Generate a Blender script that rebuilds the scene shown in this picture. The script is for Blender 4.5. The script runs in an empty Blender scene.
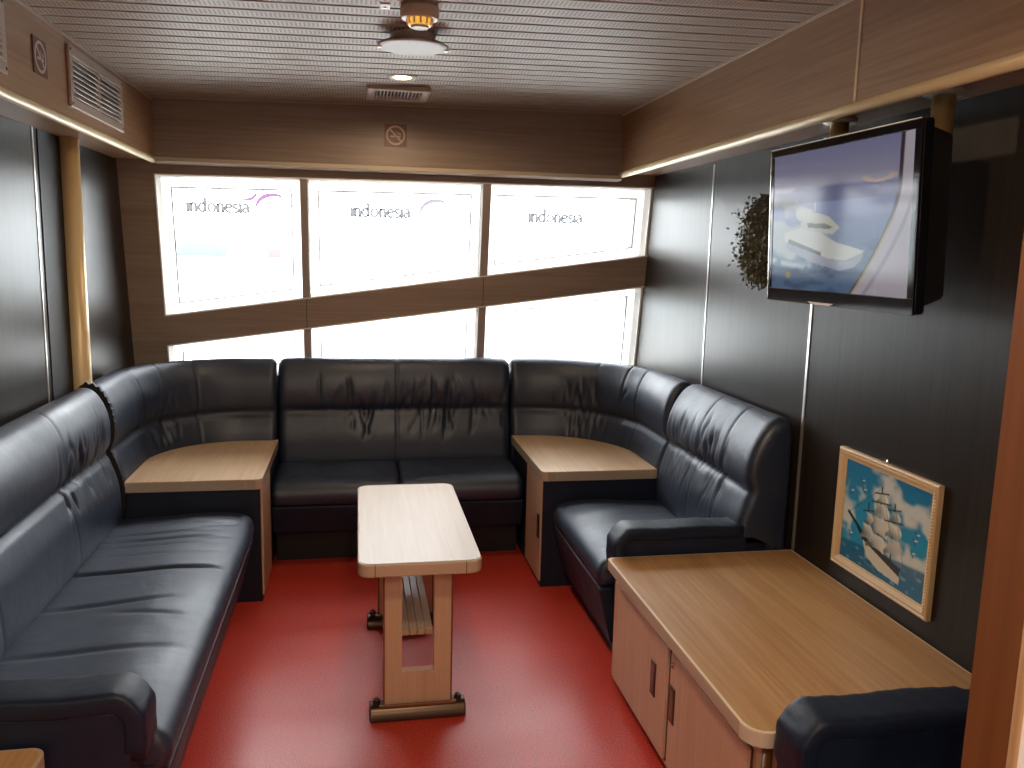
import bpy, bmesh, math, random
import numpy as np
from mathutils import Vector, Matrix
random.seed(7); rng = np.random.RandomState(5)
S = bpy.context.scene; COL = S.collection
PI = math.pi

# ------------------------------------------------------------------ materials
def new_mat(name):
    m = bpy.data.materials.new(name); m.use_nodes = True
    nt = m.node_tree; b = nt.nodes['Principled BSDF']
    return m, nt, b
def setp(b, **k):
    for a, v in k.items():
        b.inputs[a].default_value = v
def rgb(c): return (c[0], c[1], c[2], 1)
def plain(name, c, rough=.5, metal=0, spec=.5, emit=None, es=0, bump=0, bscale=200, coat=0):
    m, nt, b = new_mat(name)
    setp(b, **{'Base Color': rgb(c), 'Roughness': rough, 'Metallic': metal, 'Specular IOR Level': spec})
    if coat: setp(b, **{'Coat Weight': coat, 'Coat Roughness': .15})
    if emit: setp(b, **{'Emission Color': rgb(emit), 'Emission Strength': es})
    if bump:
        tc = nt.nodes.new('ShaderNodeTexCoord'); n = nt.nodes.new('ShaderNodeTexNoise'); n.inputs['Scale'].default_value = bscale
        bp = nt.nodes.new('ShaderNodeBump'); bp.inputs['Strength'].default_value = bump; bp.inputs['Distance'].default_value = .002
        nt.links.new(tc.outputs['Object'], n.inputs['Vector']); nt.links.new(n.outputs['Fac'], bp.inputs['Height']); nt.links.new(bp.outputs['Normal'], b.inputs['Normal'])
    return m
def wood(name, c1, c2, axis='X', rough=.4, freq=60, stretch=.03, spec=.5, contrast=(.35, .7), bump=.05, blotch=.0):
    """grain runs along AXIS of the object"""
    m, nt, b = new_mat(name); N = nt.nodes; L = nt.links
    tc = N.new('ShaderNodeTexCoord'); mp = N.new('ShaderNodeMapping')
    sc = [freq, freq, freq]; sc['XYZ'.index(axis)] = freq * stretch
    mp.inputs['Scale'].default_value = sc
    n1 = N.new('ShaderNodeTexNoise'); n1.inputs['Scale'].default_value = 1; n1.inputs['Detail'].default_value = 5; n1.inputs['Roughness'].default_value = .6
    mp2 = N.new('ShaderNodeMapping'); mp2.inputs['Scale'].default_value = [x * .22 for x in sc]
    n2 = N.new('ShaderNodeTexNoise'); n2.inputs['Scale'].default_value = 1; n2.inputs['Detail'].default_value = 3; n2.inputs['Distortion'].default_value = .4
    mx = N.new('ShaderNodeMix'); mx.data_type = 'FLOAT'; mx.inputs[0].default_value = .4
    cr = N.new('ShaderNodeValToRGB'); cr.color_ramp.elements[0].position = contrast[0]; cr.color_ramp.elements[1].position = contrast[1]
    cr.color_ramp.elements[0].color = rgb(c1); cr.color_ramp.elements[1].color = rgb(c2)
    L.new(tc.outputs['Object'], mp.inputs[0]); L.new(tc.outputs['Object'], mp2.inputs[0])
    L.new(mp.outputs[0], n1.inputs['Vector']); L.new(mp2.outputs[0], n2.inputs['Vector'])
    L.new(n1.outputs['Fac'], mx.inputs[2]); L.new(n2.outputs['Fac'], mx.inputs[3]); L.new(mx.outputs[0], cr.inputs[0])
    L.new(cr.outputs[0], b.inputs['Base Color'])
    if bump:
        bp = N.new('ShaderNodeBump'); bp.inputs['Strength'].default_value = bump; bp.inputs['Distance'].default_value = .001
        L.new(mx.outputs[0], bp.inputs['Height']); L.new(bp.outputs[0], b.inputs['Normal'])
    setp(b, **{'Roughness': rough, 'Specular IOR Level': spec})
    return m
def leather(name, c, rough=.36, spec=.5, tint=(1, 1, 1)):
    m, nt, b = new_mat(name); N = nt.nodes; L = nt.links
    tc = N.new('ShaderNodeTexCoord')
    v = N.new('ShaderNodeTexVoronoi'); v.inputs['Scale'].default_value = 260
    n = N.new('ShaderNodeTexNoise'); n.inputs['Scale'].default_value = 9; n.inputs['Detail'].default_value = 4
    n2 = N.new('ShaderNodeTexNoise'); n2.inputs['Scale'].default_value = 3; n2.inputs['Detail'].default_value = 3
    for x in (v, n, n2): L.new(tc.outputs['Object'], x.inputs['Vector'])
    b1 = N.new('ShaderNodeBump'); b1.inputs['Strength'].default_value = .12; b1.inputs['Distance'].default_value = .001
    b2 = N.new('ShaderNodeBump'); b2.inputs['Strength'].default_value = .35; b2.inputs['Distance'].default_value = .012
    L.new(v.outputs['Distance'], b1.inputs['Height']); L.new(n.outputs['Fac'], b2.inputs['Height'])
    L.new(b2.outputs[0], b1.inputs['Normal']); L.new(b1.outputs[0], b.inputs['Normal'])
    mr = N.new('ShaderNodeMapRange'); mr.inputs[1].default_value = .3; mr.inputs[2].default_value = .7
    mr.inputs[3].default_value = rough - .05; mr.inputs[4].default_value = rough + .08
    L.new(n2.outputs['Fac'], mr.inputs[0]); L.new(mr.outputs[0], b.inputs['Roughness'])
    setp(b, **{'Base Color': rgb(c), 'Specular IOR Level': spec, 'Specular Tint': rgb(tint)})
    return m
def floor_mat():
    m, nt, b = new_mat('red vinyl'); N = nt.nodes; L = nt.links
    tc = N.new('ShaderNodeTexCoord')
    v = N.new('ShaderNodeTexNoise'); v.inputs['Scale'].default_value = 170; v.inputs['Detail'].default_value = 1
    cr = N.new('ShaderNodeValToRGB'); e = cr.color_ramp.elements
    e[0].position = .30; e[0].color = (.10, .008, .006, 1); e[1].position = .40; e[1].color = (.52, .040, .023, 1)
    x = cr.color_ramp.elements.new(.66); x.color = (.56, .048, .028, 1); x = cr.color_ramp.elements.new(.74); x.color = (.62, .16, .10, 1)
    n = N.new('ShaderNodeTexNoise'); n.inputs['Scale'].default_value = 2.2; n.inputs['Detail'].default_value = 4
    mp = N.new('ShaderNodeMapping'); mp.inputs['Scale'].default_value = (.6, 2.5, 1)
    L.new(tc.outputs['Object'], v.inputs['Vector']); L.new(tc.outputs['Object'], mp.inputs[0]); L.new(mp.outputs[0], n.inputs['Vector'])
    L.new(v.outputs['Fac'], cr.inputs[0]); L.new(cr.outputs[0], b.inputs['Base Color'])
    mr = N.new('ShaderNodeMapRange'); mr.inputs[1].default_value = .3; mr.inputs[2].default_value = .7; mr.inputs[3].default_value = .32; mr.inputs[4].default_value = .42
    L.new(n.outputs['Fac'], mr.inputs[0]); L.new(mr.outputs[0], b.inputs['Roughness'])
    bp = N.new('ShaderNodeBump'); bp.inputs['Strength'].default_value = .10; bp.inputs['Distance'].default_value = .012
    b2 = N.new('ShaderNodeBump'); b2.inputs['Strength'].default_value = .10; b2.inputs['Distance'].default_value = .001
    L.new(v.outputs['Fac'], b2.inputs['Height']); L.new(b2.outputs[0], b.inputs['Normal'])
    setp(b, **{'Specular IOR Level': .5})
    return m
def ceiling_mat():
    m, nt, b = new_mat('perforated ceiling slats'); N = nt.nodes; L = nt.links
    tc = N.new('ShaderNodeTexCoord'); sp = N.new('ShaderNodeSeparateXYZ'); L.new(tc.outputs['Object'], sp.inputs[0])
    def math_(op, a, bb=None, c=None):
        n = N.new('ShaderNodeMath'); n.operation = op
        for i, q in enumerate((a, bb, c)):
            if q is None: continue
            if isinstance(q, (int, float)): n.inputs[i].default_value = q
            else: L.new(q, n.inputs[i])
        return n.outputs[0]
    fy = math_('FRACT', math_('DIVIDE', sp.outputs[1], .1))
    # two bands of slots on every 0.1 m slat
    row = math_('LESS_THAN', math_('ABSOLUTE', math_('SUBTRACT', fy, .48)), .25)
    fx = math_('FRACT', math_('DIVIDE', sp.outputs[0], .0145))
    hole = math_('MULTIPLY', row, math_('LESS_THAN', fx, .40))
    mx = N.new('ShaderNodeMix'); mx.data_type = 'RGBA'
    mx.inputs[6].default_value = (.46, .395, .315, 1); mx.inputs[7].default_value = (.25, .20, .155, 1)
    L.new(hole, mx.inputs[0]); L.new(mx.outputs[2], b.inputs['Base Color'])
    setp(b, **{'Roughness': .5, 'Specular IOR Level': .3})
    return m
def vcol_mat(name, emit=0, rough=.5, spec=.5, coat=0):
    m, nt, b = new_mat(name); a = nt.nodes.new('ShaderNodeVertexColor'); a.layer_name = 'paint'
    if emit:
        nt.links.new(a.outputs[0], b.inputs['Emission Color']); setp(b, **{'Emission Strength': emit, 'Base Color': (.01, .01, .012, 1)})
    else: nt.links.new(a.outputs[0], b.inputs['Base Color'])
    setp(b, **{'Roughness': rough, 'Specular IOR Level': spec})
    if coat: setp(b, **{'Coat Weight': coat, 'Coat Roughness': .04})
    return m
def glass_mat():
    m = bpy.data.materials.new('window glass'); m.use_nodes = True; nt = m.node_tree; N = nt.nodes; L = nt.links
    N.remove(N['Principled BSDF']); o = N['Material Output']
    t = N.new('ShaderNodeBsdfTransparent'); t.inputs[0].default_value = (.97, .98, .98, 1)
    g = N.new('ShaderNodeBsdfGlossy'); g.inputs['Roughness'].default_value = .01
    f = N.new('ShaderNodeFresnel'); f.inputs[0].default_value = 1.3
    mx = N.new('ShaderNodeMixShader'); L.new(f.outputs[0], mx.inputs[0]); L.new(t.outputs[0], mx.inputs[1]); L.new(g.outputs[0], mx.inputs[2]); L.new(mx.outputs[0], o.inputs[0])
    return m
def bloom_mat():  # white frame made to glow from behind, imitating bloom of the overexposed windows
    m = bpy.data.materials.new('translucent bloom border'); m.use_nodes = True; nt = m.node_tree; N = nt.nodes; L = nt.links
    b = N['Principled BSDF']; setp(b, **{'Base Color': (.85, .85, .83, 1), 'Roughness': .35}); t = N.new('ShaderNodeBsdfTranslucent'); t.inputs[0].default_value = (.8, .8, .78, 1)
    mx = N.new('ShaderNodeMixShader'); mx.inputs[0].default_value = .6; L.new(b.outputs[0], mx.inputs[1]); L.new(t.outputs[0], mx.inputs[2]); L.new(mx.outputs[0], N['Material Output'].inputs[0]); return m
def film_mat(name, c):
    m = bpy.data.materials.new(name); m.use_nodes = True; nt = m.node_tree; N = nt.nodes
    N.remove(N['Principled BSDF']); t = N.new('ShaderNodeBsdfTransparent'); t.inputs[0].default_value = rgb(c)
    nt.links.new(t.outputs[0], N['Material Output'].inputs[0]); return m

M = {}
M['beam'] = wood('walnut laminate', (.24, .185, .15), (.36, .288, .24), 'X', .42, 70)
M['soffit'] = wood('walnut laminate lengthwise', (.30, .172, .088), (.46, .285, .155), 'Y', .38, 70)
M['panel'] = wood('wenge panel', (.012, .009, .0075), (.034, .026, .021), 'Z', .34, 90, .02, contrast=(.3, .75), bump=.015, spec=.22)
M['oak_y'] = wood('oak laminate', (.42, .215, .085), (.60, .355, .165), 'Y', .36, 75, .035)
M['oak_c'] = wood('corner oak laminate', (.56, .37, .21), (.72, .51, .32), 'Y', .36, 75, .035)
M['beech'] = wood('pale beech laminate', (.40, .28, .172), (.49, .355, .23), 'Y', .36, 60, .04)
M['beech_z'] = wood('pale beech upright', (.52, .34, .215), (.62, .43, .29), 'Z', .38, 60, .04)
M['door'] = wood('cabinet door beech', (.56, .345, .215), (.66, .43, .285), 'Z', .4, 60, .04)
M['edge'] = plain('beige edging', (.52, .385, .27), .38)
M['pale'] = plain('pale edge line', (.78, .64, .46), .35)
M['edge_grey'] = plain('grey beige edging', (.40, .33, .26), .4)
M['jamb'] = wood('varnished jamb', (.15, .055, .018), (.23, .09, .032), 'Z', .3, 40, .04)
M['ply'] = wood('pale jamb edge', (.42, .24, .11), (.68, .47, .27), 'Z', .45, 120, .01)
M['ceil'] = ceiling_mat()
M['void'] = plain('ceiling void', (.03, .025, .022), .9)
M['gold'] = plain('brushed brass', (.72, .52, .25), .33, .85)
M['goldpaint'] = plain('satin gold trim', (.84, .68, .42), .34, .1)
M['post'] = plain('pale brass post', (.88, .69, .38), .32, .1)
M['silver'] = plain('aluminium strip', (.75, .74, .71), .3, .8)
M['disc'] = plain('beige disc', (.36, .30, .24), .45)
M['cream'] = plain('cream trim', (.66, .57, .44), .3)
M['white'] = plain('white window lining', (.86, .85, .83), .4)
M['offwhite'] = plain('off white paint', (.72, .70, .66), .6)
M['mullion'] = plain('grey mullion', (.34, .29, .265), .45)
M['leather'] = leather('navy leather', (.013, .022, .048), .46, .9, (.88, .93, 1))
M['leather_dark'] = leather('dark navy vinyl', (.007, .013, .032), .5, .4)
M['black'] = plain('black base', (.006, .006, .008), .6)
M['floor'] = floor_mat()
M['glass'] = glass_mat()
M['film'] = film_mat('grey lettering film', (.046, .046, .048))
M['pinkfilm'] = film_mat('pink emblem film', (.065, .032, .064))
M['palefilm'] = film_mat('pale emblem film', (.066, .056, .066))
M['bronze'] = plain('dark bronze', (.075, .045, .028), .3, .7)
M['handle'] = plain('dark brown pull', (.05, .02, .013), .35)
M['chrome'] = plain('chrome lock', (.7, .68, .64), .2, 1)
M['tvblack'] = plain('gloss black plastic', (.006, .006, .010), .08, spec=.3)
M['tvmatt'] = plain('matt black plastic', (.010, .010, .012), .5)
M['signbrown'] = plain('sign brown', (.16, .042, .026), .4)
M['signpale'] = plain('sign beige', (.62, .50, .42), .5)
M['vent'] = plain('beige metal', (.50, .42, .35), .45)
M['fixture'] = plain('ivory plastic', (.62, .54, .44), .4)
M['lampon'] = plain('lamp glow', (1, .8, .55), .4, emit=(1, .70, .38), es=9)
M['amber'] = plain('amber plastic', (.75, .42, .08), .3, emit=(1, .52, .08), es=.5)
M['frame'] = plain('gilded cream frame', (.70, .50, .28), .42, bump=.3, bscale=300)
M['frame_in'] = plain('pale frame slip', (.76, .58, .35), .45)
M['paint'] = vcol_mat('ship picture', 0, .35, .4)
M['screen'] = vcol_mat('television picture', .26, .09, .16)
M['leaf'] = plain('dark green leaf', (.095, .092, .045), .5)
M['stem'] = plain('brown stem', (.06, .04, .02), .7)
M['bloom'] = bloom_mat()
M['deck'] = plain('white deck paint', (.75, .75, .73), .6)
M['sea'] = plain('pale sea', (.50, .56, .57), .5)
M['hull'] = plain('blue hull', (.085, .135, .165), .5)
M['hullred'] = plain('red hull', (.11, .065, .07), .5)
M['paleblue'] = plain('pale cabin', (.4, .42, .43), .5)
M['wallwhite'] = plain('white hall wall', (.80, .79, .77), .6)

# ------------------------------------------------------------------ builders
def link(o, parent=None):
    COL.objects.link(o)
    if parent: o.parent = parent
    return o
def wpos(o):
    """matrix of a parent chain"""
    m = o.matrix_basis.copy()
    while o.parent: o = o.parent; m = o.matrix_basis @ m
    return m
def obj(name, bm, mat, parent=None, smooth=False, local=False, bevel=0, label=None):
    me = bpy.data.meshes.new(name); bmesh.ops.recalc_face_normals(bm, faces=bm.faces[:])
    if parent and not local: bmesh.ops.transform(bm, matrix=wpos(parent).inverted(), verts=bm.verts[:])
    bm.to_mesh(me); bm.free()
    me.materials.append(mat)
    if smooth:
        for p in me.polygons: p.use_smooth = True
    o = bpy.data.objects.new(name, me); link(o, parent)
    if bevel:
        b = o.modifiers.new('bevel', 'BEVEL'); b.width = bevel; b.segments = 3; b.limit_method = 'ANGLE'; b.angle_limit = math.radians(40)
        for p in me.polygons: p.use_smooth = True
        w = o.modifiers.new('wn', 'WEIGHTED_NORMAL'); w.keep_sharp = True
    if label: o['label'] = label
    return o
def thing(name, label, cat, loc=(0, 0, 0), rz=0, group=None):
    o = bpy.data.objects.new(name, None); o.empty_display_size = .1
    o.location = loc; o.rotation_euler = (0, 0, rz); link(o)
    o['label'] = label; o['category'] = cat
    if group: o['group'] = group
    return o
def struct(name, bm, mat, label=None, **k):
    o = obj(name, bm, mat, **k); o['kind'] = 'structure'; o['category'] = name.split('_')[0]
    if label: o['label'] = label
    return o
def BM(): return bmesh.new()
def box(bm, x0, x1, y0, y1, z0, z1):
    r = bmesh.ops.create_cube(bm, size=1)
    for v in r['verts']:
        v.co = Vector(((x0 + x1) / 2 + v.co.x * (x1 - x0), (y0 + y1) / 2 + v.co.y * (y1 - y0), (z0 + z1) / 2 + v.co.z * (z1 - z0)))
    return bm
def B(*a): return box(BM(), *a)
def prism(bm, pts, f0, f1):
    """pts: 2D outline; f0/f1 map a 2D point to the two 3D faces"""
    a = [bm.verts.new(f0(p)) for p in pts]; b = [bm.verts.new(f1(p)) for p in pts]
    bm.faces.new(a); bm.faces.new(b[::-1])
    for i in range(len(pts)):
        j = (i + 1) % len(pts); bm.faces.new((a[i], b[i], b[j], a[j]))
    return bm
def flat(bm, pts, z0, z1): return prism(bm, pts, lambda p: (p[0], p[1], z0), lambda p: (p[0], p[1], z1))
def cyl(bm, p0, p1, r0, r1=None, n=24, cap=True):
    p0 = Vector(p0); p1 = Vector(p1); d = (p1 - p0).normalized()
    u = d.orthogonal().normalized(); w = d.cross(u); r1 = r0 if r1 is None else r1
    A = []; Bv = []
    for i in range(n):
        t = 2 * PI * i / n; q = u * math.cos(t) + w * math.sin(t)
        A.append(bm.verts.new(p0 + q * r0)); Bv.append(bm.verts.new(p1 + q * r1))
    for i in range(n): bm.faces.new((A[i], A[(i + 1) % n], Bv[(i + 1) % n], Bv[i]))
    if cap: bm.faces.new(A[::-1]); bm.faces.new(Bv)
    return bm
def lathe(bm, c, prof, n=40):
    """prof: (r, z) list, around vertical axis at c"""
    rings = []
    for r, z in prof:
        if r < 1e-5: rings.append([bm.verts.new((c[0], c[1], c[2] + z))])
        else: rings.append([bm.verts.new((c[0] + r * math.cos(2 * PI * i / n), c[1] + r * math.sin(2 * PI * i / n), c[2] + z)) for i in range(n)])
    for a, b in zip(rings, rings[1:]):
        if len(a) == 1 and len(b) == 1: continue
        for i in range(n):
            j = (i + 1) % n
            if len(a) == 1: bm.faces.new((a[0], b[j], b[i]))
            elif len(b) == 1: bm.faces.new((a[i], a[j], b[0]))
            else: bm.faces.new((a[i], a[j], b[j], b[i]))
    return bm
def rrect(x0, x1, y0, y1, rs, n=8):
    """rounded rectangle, rs = radii at (x0y0, x1y0, x1y1, x0y1)"""
    out = []
    for (cx, cy, a0, r) in ((x0, y0, 180, rs[0]), (x1, y0, 270, rs[1]), (x1, y1, 0, rs[2]), (x0, y1, 90, rs[3])):
        sx = 1 if cx == x0 else -1; sy = 1 if cy == y0 else -1
        if r <= 0: out.append((cx, cy)); continue
        ox, oy = cx + sx * r, cy + sy * r
        for i in range(n + 1):
            t = math.radians(a0 + 90 * i / n); out.append((ox + r * math.cos(t), oy + r * math.sin(t)))
    return out
def catmull(pts, n):
    P = np.array(pts, float); k = len(P); out = []
    for i in range(k):
        p0, p1, p2, p3 = P[i - 1], P[i], P[(i + 1) % k], P[(i + 2) % k]
        for t in np.linspace(0, 1, 12, endpoint=False):
            out.append(.5 * ((2 * p1) + (-p0 + p2) * t + (2 * p0 - 5 * p1 + 4 * p2 - p3) * t * t + (-p0 + 3 * p1 - 3 * p2 + p3) * t ** 3))
    out = np.array(out); d = np.r_[0, np.cumsum(np.linalg.norm(np.diff(np.vstack([out, out[:1]]), axis=0), axis=1))]
    s = np.linspace(0, d[-1], n, endpoint=False); o2 = np.vstack([out, out[:1]])
    return np.c_[np.interp(s, d, o2[:, 0]), np.interp(s, d, o2[:, 1])], d[-1]
def loft(bm, L, path, prof, du=.012, m=72, ra=.04, rb=.04, disp=None):
    """sweep a closed (depth, z) profile along a wall path of length L; path(t) -> (x, y, nx, ny) with (nx, ny) pointing into the room"""
    P, per = catmull(prof, m); T = np.roll(P, -1, 0) - np.roll(P, 1, 0); T /= np.linalg.norm(T, axis=1)[:, None]
    area = np.sum(P[:, 0] * np.roll(P[:, 1], -1) - np.roll(P[:, 0], -1) * P[:, 1])
    Nn = np.c_[T[:, 1], -T[:, 0]] * (1 if area > 0 else -1)
    ts = list(np.arange(ra, L - rb, du)) + [L - rb]
    for r, s in ((ra, -1), (rb, 1)):
        for a in np.linspace(0, PI / 2, 7)[1:]:
            ts.append(ra - ra * math.sin(a) if s < 0 else L - rb + rb * math.sin(a))
    ts = sorted(set(round(t, 5) for t in ts)); c = P.mean(0); rings = []
    sv = np.arange(m) / m
    for t in ts:
        ins = 0
        if t < ra and ra > 0: q = (ra - t) / ra; ins = ra * (1 - math.sqrt(max(0, 1 - q * q)))
        elif t > L - rb and rb > 0: q = (t - L + rb) / rb; ins = rb * (1 - math.sqrt(max(0, 1 - q * q)))
        Q = P - Nn * (ins * .85)
        if disp is not None: Q = Q + Nn * disp(t, sv, P)[:, None]
        x, y, nx, ny = path(t)
        rings.append([bm.verts.new((x + nx * q[0], y + ny * q[0], q[1])) for q in Q])
    for a, b in zip(rings, rings[1:]):
        for i in range(m): bm.faces.new((a[i], a[(i + 1) % m], b[(i + 1) % m], b[i]))
    for r in (rings[0], rings[-1]): bm.faces.new(r if r is rings[0] else r[::-1])
    return bm
def sweep(bm, pts, up, hw, hh, n=20, e=.5, noise=0, taper=None):
    """superelliptic cushion swept along 3D points"""
    pts = [Vector(p) for p in pts]; rings = []
    for i, p in enumerate(pts):
        d = (pts[min(i + 1, len(pts) - 1)] - pts[max(i - 1, 0)]).normalized()
        side = d.cross(Vector(up)).normalized() if abs(d.dot(Vector(up))) < .99 else Vector((1, 0, 0))
        if isinstance(up, tuple) and len(up) == 3: pass
        k = 1.0
        if taper: k = taper(i / (len(pts) - 1))
        nn = SIDE.cross(d).normalized()
        ring = []
        for j in range(n):
            t = 2 * PI * j / n; c, s = math.cos(t), math.sin(t)
            a = math.copysign(abs(c) ** e, c) * hw * k; b = math.copysign(abs(s) ** e, s) * hh * k
            ring.append(bm.verts.new(p + SIDE * a + nn * (b + noise * math.sin(i * 1.9 + j * .8) * k)))
        rings.append(ring)
    for a, b in zip(rings, rings[1:]):
        for j in range(n): bm.faces.new((a[j], a[(j + 1) % n], b[(j + 1) % n], b[j]))
    bm.faces.new(rings[0][::-1]); bm.faces.new(rings[-1]); return bm
SIDE = Vector((1, 0, 0))

# ------------------------------------------------------------------ camera
H = 1.65
def cam():
    p, y, r = 0.15555119, 0.18639461, 0.02385675
    f = Vector((math.sin(y) * math.cos(p), math.cos(y) * math.cos(p), -math.sin(p)))
    rt = Vector((math.cos(y), -math.sin(y), 0)); up = rt.cross(f)
    r2 = rt * math.cos(r) + up * math.sin(r); u2 = -rt * math.sin(r) + up * math.cos(r)
    cd = bpy.data.cameras.new('camera'); cd.sensor_width = 36; cd.lens = 828 / 1024 * 36; cd.clip_start = .05; cd.clip_end = 500
    o = bpy.data.objects.new('camera', cd); COL.objects.link(o)
    o.matrix_world = Matrix(((r2.x, u2.x, -f.x, 0), (r2.y, u2.y, -f.y, 0), (r2.z, u2.z, -f.z, H), (0, 0, 0, 1)))
    S.camera = o
cam()

# ------------------------------------------------------------------ the room
XL, XR = -1.22, 1.70
def zc(x): return 2.407 + .0205 * x            # cambered ceiling
def yw(z): return 4.70 + .16 * (2.07 - z)      # raked window wall
YB = -1.6
struct('floor', B(XL - .1, 3.0, YB - .1, 5.15, -.06, 0), M['floor'], 'red speckled vinyl floor')
struct('wall_left', B(XL - .07, XL, YB, 5.15, 0, 2.42), M['panel'], 'dark wenge wall panelling')
struct('wall_right', B(XR, XR + .07, .80, 5.15, 0, 2.46), M['panel'], 'dark wenge wall panelling')
struct('wall_back', B(XL - .07, 3.07, YB - .07, YB, 0, 2.5), M['wallwhite'])
struct('wall_hall', B(3.0, 3.07, YB, .80, 0, 2.5), M['wallwhite'])
# doorway the photograph is taken from
DX = .719
struct('wall_near', B(DX + .007, 3.05, .742, .80, 0, 2.46), M['wallwhite'], 'white painted partition beside the doorway')
struct('trim_1', B(DX, DX + .007, .742, .806, 0, 2.40), M['jamb'], 'varnished brown door jamb')
struct('trim_2', B(DX - .001, DX + .006, .730, .742, 0, 2.40), M['ply'], 'pale wood edge of the door jamb', bevel=.003)
# ceiling slats
bm = BM(); y = YB
k = 0
while y < 4.70:
    y1 = round(y / .1) * .1
    for xa, xb in ((XL, 3.0),):
        prism(bm, [(xa, y1 + .009), (xb, y1 + .009), (xb, y1 + .091), (xa, y1 + .091)], lambda p: (p[0], p[1], zc(p[0])), lambda p: (p[0], p[1], zc(p[0]) + .012))
    y += .1
struct('ceiling', bm, M['ceil'], 'beige perforated slat ceiling')
bm = prism(BM(), [(XL - .07, YB), (3.07, YB), (3.07, 5.2), (XL - .07, 5.2)], lambda p: (p[0], p[1], zc(p[0]) + .022), lambda p: (p[0], p[1], zc(p[0]) + .06))
struct('ceiling_backing', bm, M['void'])
# soffits
XSL, XSR = -1.02, 1.47
struct('trim_3', B(XL, XSL, -.4, 4.66, 2.088, zc(XL) + .004), M['soffit'], 'walnut boxed soffit above the long sofa')
bm = B(XSR, XR, .80, 4.66, 2.116, zc(XSR) + .002); struct('trim_4', bm, M['soffit'], 'walnut boxed soffit above the television')
struct('trim_5', B(XSL, XSR, 4.62, 4.72, 2.098, 2.443), M['beam'], 'walnut beam above the windows')
def rod(name, x, z, y0, y1, r, mat, lab):
    bm = cyl(BM(), (x, y0, z), (x, y1, z), r, n=20); struct(name, bm, mat, lab, smooth=True)
rod('trim_6', XSL - .004, 2.083, -.4, 4.618, .016, M['goldpaint'], 'gold half round edge of the soffit')
rod('trim_7', XSR + .004, 2.108, .80, 4.618, .018, M['goldpaint'], 'gold half round edge of the soffit')
bm = prism(BM(), [(4.60, 2.078), (4.614, 2.070), (4.70, 2.070), (4.70, 2.098), (4.614, 2.098)], lambda p: (XSL, p[0], p[1]), lambda p: (XSR, p[0], p[1] + .004))
struct('trim_8', bm, M['cream'], 'cream rail below the beam')
struct('trim_9', B(XSR - .003, XSR + .0, 2.352, 2.362, 2.118, zc(XSR)), M['goldpaint'])
struct('trim_10', B(XSL - .004, XSL + .006, -.4, 4.62, zc(XSL) - .010, zc(XSL) + .001), M['vent'])
struct('trim_11', B(XSR - .006, XSR + .004, .80, 4.62, zc(XSR) - .010, zc(XSR) + .001), M['cream'])
# ledge closing the space between beam and window wall
# wall joints
n = 12
for (x0, x1, ya, yb) in ((XL - .002, XL + .003, 3.550, 3.560), (XR - .003, XR + .002, 3.865, 3.874), (XR - .004, XR + .002, 2.888, 2.902), (XR - .003, XR + .002, 1.4, 1.41), (XL - .002, XL + .003, 1.9, 1.91)):
    struct('trim_%d' % n, B(x0, x1, ya, yb, 0, 2.1), M['silver'], 'thin metal joint strip between wall panels'); n += 1
struct('trim_%d' % n, B(XL, XL + .004, 3.60, 3.86, 0, 2.088), M['black'], 'black strip beside the brass post'); n += 1
post = cyl(BM(), (XL + .030, 3.875, 0), (XL + .030, 3.875, 2.088), .040, n=28)
struct('trim_%d' % n, post, M['post'], 'brass post standing against the dark panelling', smooth=True); n += 1
struct('trim_%d' % n, B(XL, XL + .010, 3.925, 3.935, 0, 2.088), M['silver']); n += 1

# raked window wall
def rake(bm, pts, t0, t1): return prism(bm, pts, lambda p: (p[0], yw(p[1]) + t0, p[1]), lambda p: (p[0], yw(p[1]) + t1, p[1]))
LX = -1.04
def zh(x): return 2.020 + (x + 1.04) * .0115         # underside of header
def zu(x): return 1.268 + (x + 1.036) * .1415        # top edge of the slanted band
def zl(x): return 1.106 + (x + 1.02) * .1362         # its lower edge
ZS = .93
bm = BM()
rake(bm, [(XL, 0), (LX, 0), (LX, 2.16), (XL, 2.16)], 0, .13)
rake(bm, [(LX, zh(LX)), (XR, zh(XR)), (XR, 2.16), (LX, 2.16)], 0, .13)
rake(bm, [(LX, 0), (XR, 0), (XR, ZS), (LX, ZS)], 0, .13)
rake(bm, [(LX, zl(LX)), (XR, zl(XR)), (XR, zu(XR)), (LX, zu(LX))], -.004, .13)
struct('wall_front', bm, M['beam'], 'raked walnut wall holding the six windows')
# pale ledges on band and lining
bm = BM()
rake(bm, [(LX, zu(LX) - .002), (XR, zu(XR) - .002), (XR, zu(XR) + .006), (LX, zu(LX) + .006)], -.006, .12)
rake(bm, [(LX, zl(LX) - .006), (XR, zl(XR) - .006), (XR, zl(XR) + .002), (LX, zl(LX) + .002)], -.006, .12)
rake(bm, [(LX - .002, zu(LX)), (LX + .006, zu(LX)), (LX + .006, zh(LX)), (LX - .002, zh(LX))], -.004, .12)
rake(bm, [(LX - .002, ZS), (LX + .006, ZS), (LX + .006, zl(LX)), (LX - .002, zl(LX))], -.004, .12)
rake(bm, [(LX, zh(LX) - .006), (XR, zh(XR) - .006), (XR, zh(XR) + .002), (LX, zh(LX) + .002)], -.002, .12)
rake(bm, [(XR - .012, zu(XR)), (XR, zu(XR)), (XR, zh(XR)), (XR - .012, zh(XR))], .01, .12)
rake(bm, [(XR - .012, ZS), (XR, ZS), (XR, zl(XR)), (XR - .012, zl(XR))], .01, .12)
struct('trim_%d' % n, bm, M['white'], 'white lining of the window openings'); n += 1
MU = ((-.302, -.262), (.698, .744))
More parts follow.
